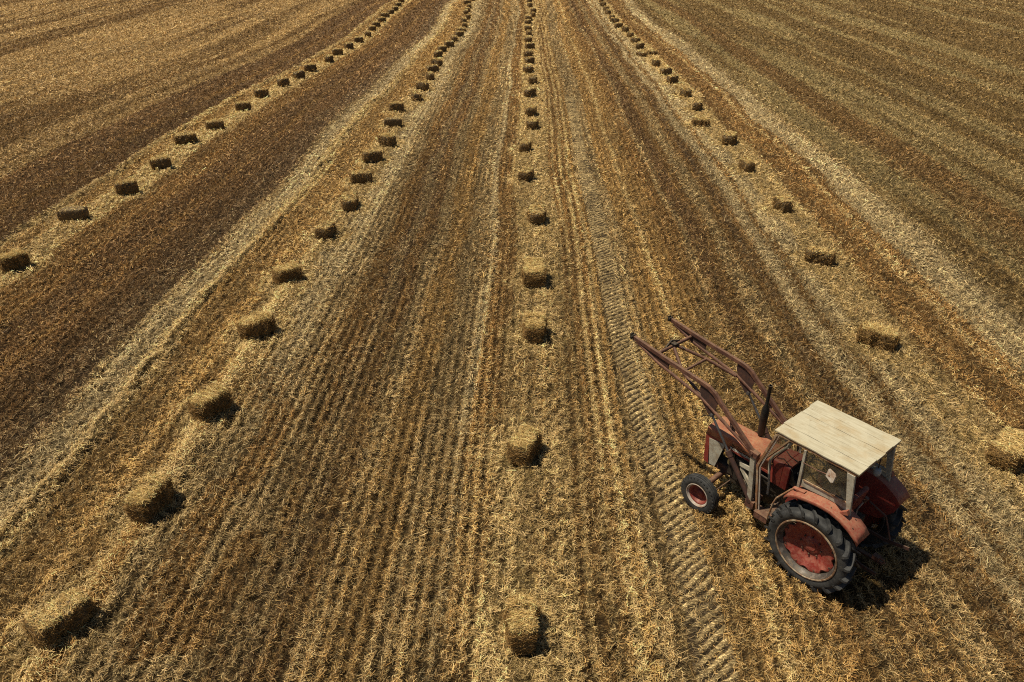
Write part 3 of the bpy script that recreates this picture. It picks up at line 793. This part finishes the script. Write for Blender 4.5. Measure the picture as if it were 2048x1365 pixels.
MB().prism([(2.395, 1.22), (2.395, 1.34), (2.36, 1.362), (2.30, .66), (2.335, .66)], -.222, .222).build('grille', 'black', bevel=.008)
for s in (1, -1):
    # red nose cheek, white trim plate, red side rail with the lettering
    MB().prism([(2.39, 1.22), (2.36, .66), (2.26, .64), (2.30, 1.0), (2.12, 1.215), (2.39, 1.225)], s * .232, s * .244).build('nose_side', 'red', bevel=.003)
    MB().prism([(2.308, 1.175), (2.02, 1.205), (1.995, 1.17), (2.115, .665), (2.235, .655)], s * .246, s * .256).build('side_panel', 'white', bevel=.003)
    MB().prism([(2.12, 1.20), (2.12, 1.165), (1.12, 1.125), (1.12, 1.17)], s * .243, s * .25).build('side_rail', 'red')
rl = MB().prism([(1.90, 1.245), (1.90, 1.185), (1.44, 1.175), (1.44, 1.235)], .2435, .2465).build('name_plate', 'black')
def lettering(txt, x, z, size, width, mat, tilt=0.0):
    cu = bpy.data.curves.new('lettering', 'FONT'); cu.body = txt; cu.size = size; cu.extrude = .0015; cu.offset = .0012
    t = bpy.data.objects.new('tmp', cu); COL.objects.link(t)
    me = bpy.data.meshes.new_from_object(t.evaluated_get(bpy.context.evaluated_depsgraph_get()))
    bpy.data.objects.remove(t)
    xs = [v.co.x for v in me.vertices]; k = width / (max(xs) - min(xs)); x0 = min(xs)
    for v in me.vertices:
        a, b, c_ = v.co
        a = (a - x0) * k
        v.co = (x - a, .2485 + c_, z + b + a * tilt)
    me.materials.clear(); me.materials.append(M[mat])
    o = bpy.data.objects.new('lettering', me); COL.objects.link(o); o.parent = TR
    return o
lettering('INTERNATIONAL', 1.885, 1.192, .058, .43, 'letter', -.018)
lettering('McCORMICK', 1.87, 1.262, .060, .36, 'black', -.018).location = (0, -.007, 0)

# --- exhaust on the right of the bonnet
MB().lathe([(0, .034), (.05, .034), (.09, .062), (.50, .066), (.60, .060), (.68, .03), (1.02, .03), (1.03, .036), (1.05, .036), (1.05, .024)], (1.63, -.19, 1.36), 20, 'z').build('exhaust_pipe', 'black', smooth=True)

# --- scuttle, fuel tank and dashboard behind the bonnet
tk = MB()
def tring(x, w, zt, zb, cr=.05):
    pts = [(x, w, zb)] + [(x, w - cr + cr * math.cos(math.pi / 2 * k / 4), zt - cr + cr * math.sin(math.pi / 2 * k / 4)) for k in range(5)]
    return pts + [(p[0], -p[1], p[2]) for p in pts[::-1]]
sc = [tring(1.11, .235, 1.40, 1.02), tring(1.10, .24, 1.44, 1.0), tring(.92, .245, 1.46, 1.0), tring(.915, .238, 1.452, 1.0), tring(.905, .245, 1.46, 1.0), tring(.80, .245, 1.45, 1.0), tring(.795, .235, 1.44, 1.02)]
n = len(sc[0]); tk.add([v for s_ in sc for v in s_], [(i * n + j, i * n + (j + 1) % n, (i + 1) * n + (j + 1) % n, (i + 1) * n + j) for i in range(len(sc) - 1) for j in range(n)] + [tuple(range(n)), tuple(range((len(sc) - 1) * n, len(sc) * n))[::-1]])
tk.build('fuel_tank', 'red', smooth=True)
MB().box((.93, 0, .90), (.42, .36, .26)).build('battery_box', 'grease', bevel=.01)
db = MB().prism([(.795, 1.42), (.795, 1.12), (.70, 1.10), (.66, 1.16)], -.20, .20).build('dashboard', 'black', bevel=.01)
g = MB()
for y in (-.1, .09):
    g.lathe([(0, .0), (0, .042), (.02, .048), (.02, .0)], (0, 0, 0), 18, 'z')
    rr = Matrix.Rotation(R(-62), 3, 'Y')
    k = len(g.v) - 18 * 4
    g.v[k:] = [tuple(rr @ Vector(v) + Vector((.715, y, 1.30))) for v in g.v[k:]]
g.islands('gauge', 'steel', db, smooth=True)
MB().tube([(.68, 0, 1.22), (.46, 0, 1.47)], .018, 10).build('steering_column', 'black', smooth=True)
sw = MB(); cc = Vector((.46, 0, 1.48)); ax_ = Vector((-.66, 0, .75)).normalized(); u1 = Vector((0, 1, 0)); u2 = ax_.cross(u1)
rim_pts = [cc + (u1 * math.cos(t) + u2 * math.sin(t)) * .195 for t in [2 * math.pi * k / 28 for k in range(29)]]
sw.tube(rim_pts, .013, 8)
for t in (.5, 2.6, 4.7): sw.tube([cc, cc + (u1 * math.cos(t) + u2 * math.sin(t)) * .19], .008, 6)
sw.lathe([(-.02, 0), (-.02, .03), (.02, .03), (.02, 0)], tuple(cc), 12, 'z')
sw.build('steering_wheel', 'black', smooth=True)
hs = MB()
for k in range(5):
    hs.tube([(.78, .12 - .05 * k, 1.42), (.72 - .03 * k, .16 - .05 * k, 1.60 + .03 * k), (.62, .14 - .06 * k, 1.62), (.60 + .02 * k, .05, 1.42), (.70, .02, 1.25)], .010, 6)
hs.tube([(1.08, .18, 1.462), (.98, .14, 1.475), (.86, .2, 1.47), (.76, .23, 1.40), (.72, .24, 1.2)], .007, 6)
hs.tube([(1.08, -.1, 1.455), (.96, 0, 1.475), (.86, .02, 1.468), (.74, .06, 1.50)], .007, 6)
hs.islands('hydraulic_hose', 'black', smooth=True)

# --- seat, levers, floor, steps
st = MB().box((-.02, 0, 1.17), (.36, .42, .09)).box((-.20, 0, 1.36), (.08, .42, .34), rot_y(-10))
st.build('seat', 'disc', bevel=.03)
MB().box((-.02, 0, 1.04), (.16, .16, .18)).build('seat_base', 'grease')
fl = MB()
for s in (1, -1): fl.box((.66, s * .36, .66), (.55, .34, .012))
fl.islands('footplate', 'rust_dark')
MB().box((.90, .58, .655), (.26, .20, .014)).box((.90, .67, .60), (.24, .012, .11)).build('step', 'rust', bevel=.003)
MB().tube([(.46, .62, 1.50), (.52, .66, 1.44), (.70, .68, 1.16), (.74, .68, 1.02), (.78, .68, .66)], .016, 8).build('handrail', 'frame', smooth=True)
lv = MB().tube([(.25, .10, .95), (.33, .13, 1.22)], .009, 6).tube([(.18, -.1, .95), (.26, -.14, 1.2)], .009, 6)
lv.tube([(.55, .38, .68), (.62, .42, .92), (.60, .46, 1.0)], .008, 6).tube([(.72, .40, .67), (.78, .44, .86)], .008, 6)
lv.islands('gear_lever', 'steel', smooth=True)
lever = MB().tube([(-.30, .14, .95), (-.28, .11, 1.28), (-.30, .10, 1.36), (-.34, .10, 1.48)], .013, 8).build('lift_lever', 'rimwhite', smooth=True)
MB().tube([(-.335, .10, 1.47), (-.365, .10, 1.56)], .032, 10).build('grip', 'rust', lever, smooth=True)

# --- mudguards: curved top skin, outer lip, inner wall
FP = [(.55, 1.36), (.50, 1.435), (.36, 1.50), (.20, 1.54), (.02, 1.565), (-.16, 1.565), (-.32, 1.525), (-.47, 1.45), (-.58, 1.37), (-.655, 1.285)]
for s in (1, -1):
    yi, yo = .46, .80
    m = MB(); rows = []
    for i, (x, z) in enumerate(FP):
        rows.append([(x, s * yi, z), (x, s * (yi + .1), z + .004), (x, s * (yo - .05), z), (x, s * (yo - .015), z - .008), (x * .995, s * yo, z - .045)])
    m.add([v for r_ in rows for v in r_], [(i * 5 + j, i * 5 + j + 1, (i + 1) * 5 + j + 1, (i + 1) * 5 + j) for i in range(len(FP) - 1) for j in range(4)])
    fd = m.build('mudguard', 'fender', smooth=True, solid=.006)
    low = [(-.60, 1.10), (-.42, .86), (-.1, .80), (.25, .82), (.62, .80), (.66, 1.0)]
    poly = [(x, z - .003) for x, z in FP] + low
    MB().prism(poly, s * .455, s * .462).build('mudguard_wall', 'red', fd)
    lampb = MB()
    for x, zz, dz in ((.40, 1.49, .05), (-.30, 1.535, .055)):
        a = -10 if x > 0 else 24
        lampb.add([tuple(Matrix.Rotation(R(a), 3, 'Y') @ Vector(v) + Vector((x, s * .66, zz))) for v in
                   ((.10, -.03, 0), (.10, .03, 0), (-.09, .035, 0), (-.09, -.035, 0), (.09, -.028, .012), (.09, .028, .012), (-.09, .035, dz + .02), (-.09, -.035, dz + .02))],
                  [(0, 1, 2, 3), (4, 7, 6, 5), (0, 4, 5, 1), (1, 5, 6, 2), (2, 6, 7, 3), (3, 7, 4, 0)])
    lampb.islands('lamp_housing', 'fender', fd, bevel=.004)
bolt = MB()
for x, y, z in ((-.14, .72, 1.575), (-.10, .55, 1.578), (.30, .56, 1.532), (-.45, .56, 1.475), (-.50, .72, 1.44)):
    bolt.lathe([(0, .01), (.006, .01), (.006, 0)], (x, y, z), 8, 'z')
bolt.islands('bolt', 'rust_dark')

# --- cab: plank roof, posts, frames, panes
rf = MB(); yb = [-.615, -.375, -.13, .115, .36, .615]
for i in range(5):
    y0, y1 = yb[i] + .003, yb[i + 1] - .003
    xf = 1.005 + (.012, -.006, .004, .010, .0)[i]; xr = -.345 + (.0, .006, -.006, .004, 0)[i]
    z = 2.265 + (.0, .003, .0, .004, .001)[i]
    nn = 10
    vs = []
    for k in range(nn + 1):
        x = xr + (xf - xr) * k / nn; w = .004 * math.sin(k * 1.7 + i * 2)
        vs += [(x, y0 + w * .3, z - .022 + w), (x, y1 + w * .3, z - .022 - w), (x, y1 + w * .3, z - w), (x, y0 + w * .3, z + w)]
    rf.add(vs, [(k * 4 + j, k * 4 + (j + 1) % 4, (k + 1) * 4 + (j + 1) % 4, (k + 1) * 4 + j) for k in range(nn) for j in range(4)] + [(3, 2, 1, 0), (nn * 4, nn * 4 + 1, nn * 4 + 2, nn * 4 + 3)])
roof = rf.build('cab_roof', 'wood', bevel=.003)
bt = MB()
for x in (-.30, .36, .93): bt.box((x, 0, 2.215), (.06, 1.18, .045))
for y in (-.585, .585): bt.box((.33, y, 2.216), (1.25, .03, .042))
bt.islands('roof_batten', 'frame', roof)
for s in (1, -1):
    y = .59 * s
    # tapered timber rear post
    MB().add([(-.295, y - .022, 2.19), (-.175, y - .022, 2.19), (-.175, y + .022, 2.19), (-.295, y + .022, 2.19), (-.375, y - .022, 1.50), (-.315, y - .022, 1.50), (-.315, y + .022, 1.50), (-.375, y + .022, 1.50)],
             [(0, 1, 2, 3), (7, 6, 5, 4), (0, 4, 5, 1), (1, 5, 6, 2), (2, 6, 7, 3), (3, 7, 4, 0)]).build('rear_post', 'white', bevel=.004)
    MB().beam([(.455, y, 1.50), (.475, y, 2.19)], .05, .04).build('middle_post', 'white' if s > 0 else 'frame', bevel=.004)
    # cranked door frame, brown angle outside, pale strip inside
    f1 = [(1.03, y, .66), (1.16, y, 1.46), (1.15, y, 1.52), (.965, y, 2.19)]
    dfm = MB().sweep(f1, [(-.02, -.018), (.02, -.018), (.02, .018), (-.02, .018)]).build('door_frame', 'frame')
    f2 = [(x - .042, y_ - s * .004, z) for x, y_, z in f1]
    MB().sweep(f2, [(-.012, -.01), (.012, -.01), (.012, .01), (-.012, .01)]).build('frame_strip', 'rimwhite', dfm)
    # timber sill and side pane
    MB().prism([(.42, 1.665), (.42, 1.545), (.25, 1.555), (0, 1.583), (-.17, 1.58), (-.315, 1.535), (-.305, 1.69)], s * .575, s * .597).build('window_sill', 'white', bevel=.003)
    MB().prism([(.435, 1.665), (.455, 2.19), (-.19, 2.19), (-.30, 1.69)], s * .583, s * .587).build('side_window', 'glass')
MB().beam([(.40, .60, 1.672), (-.31, .60, 1.697)], .02, .022).build('window_rail', 'frame')
ws = MB().add([(1.145, -.57, 1.53), (1.145, .57, 1.53), (.975, .57, 2.18), (.975, -.57, 2.18), (1.149, -.57, 1.531), (1.149, .57, 1.531), (.979, .57, 2.181), (.979, -.57, 2.181)],
              [(0, 1, 2, 3), (7, 6, 5, 4), (0, 4, 5, 1), (1, 5, 6, 2), (2, 6, 7, 3), (3, 7, 4, 0)]).build('windshield', 'glass')
MB().beam([(1.155, -.57, 1.52), (1.155, .57, 1.52)], .03, .03).build('windshield_rail', 'frame', ws)
MB().tube([(1.04, .31, .80), (1.06, .31, 1.03), (1.12, .31, 1.38), (1.115, .31, 1.47), (1.07, .31, 1.58), (.86, .31, 1.90), (.82, .31, 2.0)], .02, 10).build('inner_hoop', 'white', smooth=True)
mr = MB().tube([(.46, .62, 1.98), (.20, .70, 2.04), (.00, .74, 2.10)], .008, 8).tube([(.0, .74, 2.10), (-.02, .745, 2.10)], .022, 10).build('mirror_arm', 'rust', smooth=True)
MB().add([tuple(Matrix.Rotation(R(68), 3, 'Z') @ Matrix.Rotation(R(-12), 3, 'Y') @ Vector(v) + Vector((-.03, .74, 2.11))) for v in
          [(x, y, z) for x in (0, .022) for (y, z) in ((-.075, -.06), (.05, -.085), (.085, -.06), (.085, .045), (.05, .075), (-.06, .08), (-.075, .06))]],
         [(6, 5, 4, 3, 2, 1, 0), (7, 8, 9, 10, 11, 12, 13)] + [(i, (i + 1) % 7, 7 + (i + 1) % 7, 7 + i) for i in range(7)]).build('mirror', 'rimwhite', mr, bevel=.005)
MB().lathe([(0, 0), (0, .03), (.03, .052), (.10, .055), (.13, .04), (.14, 0)], (-.30, -.17, 1.80), 14, 'z').build('work_lamp', 'lamp', smooth=True)
MB().tube([(-.30, -.17, 1.94), (-.29, -.17, 2.2)], .008, 6).build('lamp_bracket', 'rust_dark')

# --- rear linkage and hitch
MB().beam([(-.35, -.33, .66), (-.62, -.37, .62), (-.98, -.42, .66)], .022, .06).build('link_arm', 'rust_dark', bevel=.004)
MB().beam([(-.35, .30, .60), (-.62, .30, .52), (-.86, .30, .52)], .022, .06).build('link_arm', 'rust_dark', bevel=.004)
MB().tube([(-.28, -.30, 1.20), (-.55, -.36, 1.05)], .018, 8).tube([(-.55, -.36, 1.05), (-.70, -.38, .66)], .014, 8).build('lift_rod', 'rust', smooth=True)
MB().box((-.56, .0, .50), (.50, .07, .035)).build('drawbar', 'rust_dark', bevel=.004)
hk = MB().box((-.72, .05, .60), (.10, .09, .07)).tube([(-.76, .05, .62), (-.83, .05, .62), (-.85, .05, .585), (-.82, .05, .555), (-.77, .05, .56)], .018, 8).build('tow_hook', 'rust', bevel=.004)

# --- loader frame
for s in (1, -1):
    y = .51 * s
    po = MB().beam([(1.20, y, .50), (1.31, y, 1.56)], .06, .085).build('loader_post', 'white', bevel=.004)
    MB().box((1.295, y, 1.575), (.15, .10, .10), rot_y(-8)).tube([(1.32, y - .065, 1.585), (1.32, y + .065, 1.585)], .022, 10).build('pivot_bracket', 'rust', po, bevel=.006)
    MB().beam([(1.30, s * .46, 1.20), (1.62, s * .30, 1.06)], .03, .075).build('loader_brace', 'white', bevel=.003)
    MB().beam([(1.24, s * .46, .84), (1.60, s * .28, .98)], .03, .085).build('loader_brace', 'white', bevel=.003)
    MB().box((1.22, s * .36, .56), (.12, .34, .10)).box((1.20, s * .50, .60), (.16, .09, .14)).build('loader_mount', 'rust', bevel=.006)
    # lift arm: top beam, lower tube, two gussets
    top = [(3.97, y, 2.545), (3.15, y, 2.43), (2.42, y, 2.345), (2.30, y, 2.325), (2.17, y, 2.26), (2.05, y, 2.155), (1.34, y, 1.60)]
    la = MB().beam(top, .058, .072).build('loader_arm', 'rust', bevel=.006, smooth=False)
    low = [(3.88, y, 2.485), (3.40, y, 2.30), (2.42, y, 2.065), (1.80, y, 1.775), (1.36, y, 1.575)]
    MB().tube(low, .029, 12).build('lower_tube', 'rust', la, smooth=True)
    MB().prism([(3.90, 2.50), (3.90, 2.53), (3.14, 2.42), (3.15, 2.27), (3.42, 2.31)], y - .006, y + .006).build('front_gusset', 'rust_dark', la)
    MB().prism([(2.43, 2.335), (2.36, 2.335), (2.29, 2.31), (2.17, 2.24), (2.06, 2.14), (2.10, 2.09), (2.12, 2.0), (2.12, 1.93), (2.17, 1.83), (2.24, 1.83), (2.36, 1.96), (2.42, 2.08), (2.47, 2.20), (2.47, 2.30)], y - .007, y + .007).build('mid_gusset', 'rust_dark', la)
    MB().prism([(1.83, 1.94), (1.72, 1.87), (1.70, 1.78), (1.80, 1.81)], y - .006, y + .006).lathe([(-.03, .0), (-.03, .018), (.03, .018), (.03, 0)], (1.77, y, 1.85), 10).build('rear_gusset', 'rust_dark', la)
    MB().box((3.985, y, 2.56), (.07, .075, .06), rot_y(15)).tube([(3.98, y - .055, 2.56), (3.98, y + .055, 2.56)], .02, 8).prism([(4.0, 2.62), (4.04, 2.60), (4.03, 2.50), (3.99, 2.50)], y - .03, y + .03).build('arm_tip', 'black', la, bevel=.005)
    # lift cylinder
    a, b = Vector((2.17, y, 1.85)), Vector((1.22, y, .66)); mid = a.lerp(b, .42)
    cy_ = MB().tube([mid, mid.lerp(b, .12)], .050, 14).tube([mid.lerp(b, .10), b], .043, 14).tube([b + Vector((0, -.04, 0)), b + Vector((0, .04, 0))], .04, 12).build('lift_cylinder', 'rust_dark', smooth=True)
    MB().tube([a, mid.lerp(b, .05)], .021, 10).tube([a + Vector((0, -.035, 0)), a + Vector((0, .035, 0))], .03, 10).build('piston_rod', 'steel', cy_, smooth=True)
    MB().tube([a + Vector((.01, .0, -.02)), a + Vector((.02, s * .05, -.0)), a + Vector((.07, s * .10, .01)), a + Vector((.12, s * .12, -.05))], .007, 6).build('tied_hose', 'black', cy_, smooth=True)
xf_ = MB().tube([(3.48, -.50, 2.40), (3.48, .50, 2.40)], .032, 12)
for s in (1, -1):
    xf_.tube([(3.42, s * .05, 2.40), (2.98, s * .33, 2.23), (2.44, s * .48, 2.07)], .028, 12)
xf_.tube([(2.98, -.33, 2.23), (2.98, .33, 2.23)], .024, 10)
xf_.build('cross_frame', 'rust', smooth=True)
MB().box((3.46, 0, 2.425), (.11, .10, .08)).beam([(3.50, -.18, 2.42), (3.53, 0, 2.47), (3.50, .18, 2.42)], .03, .05).tube([(3.42, -.05, 2.42), (3.36, -.09, 2.40), (3.28, -.08, 2.39)], .012, 6).build('latch_bracket', 'black', bevel=.006)
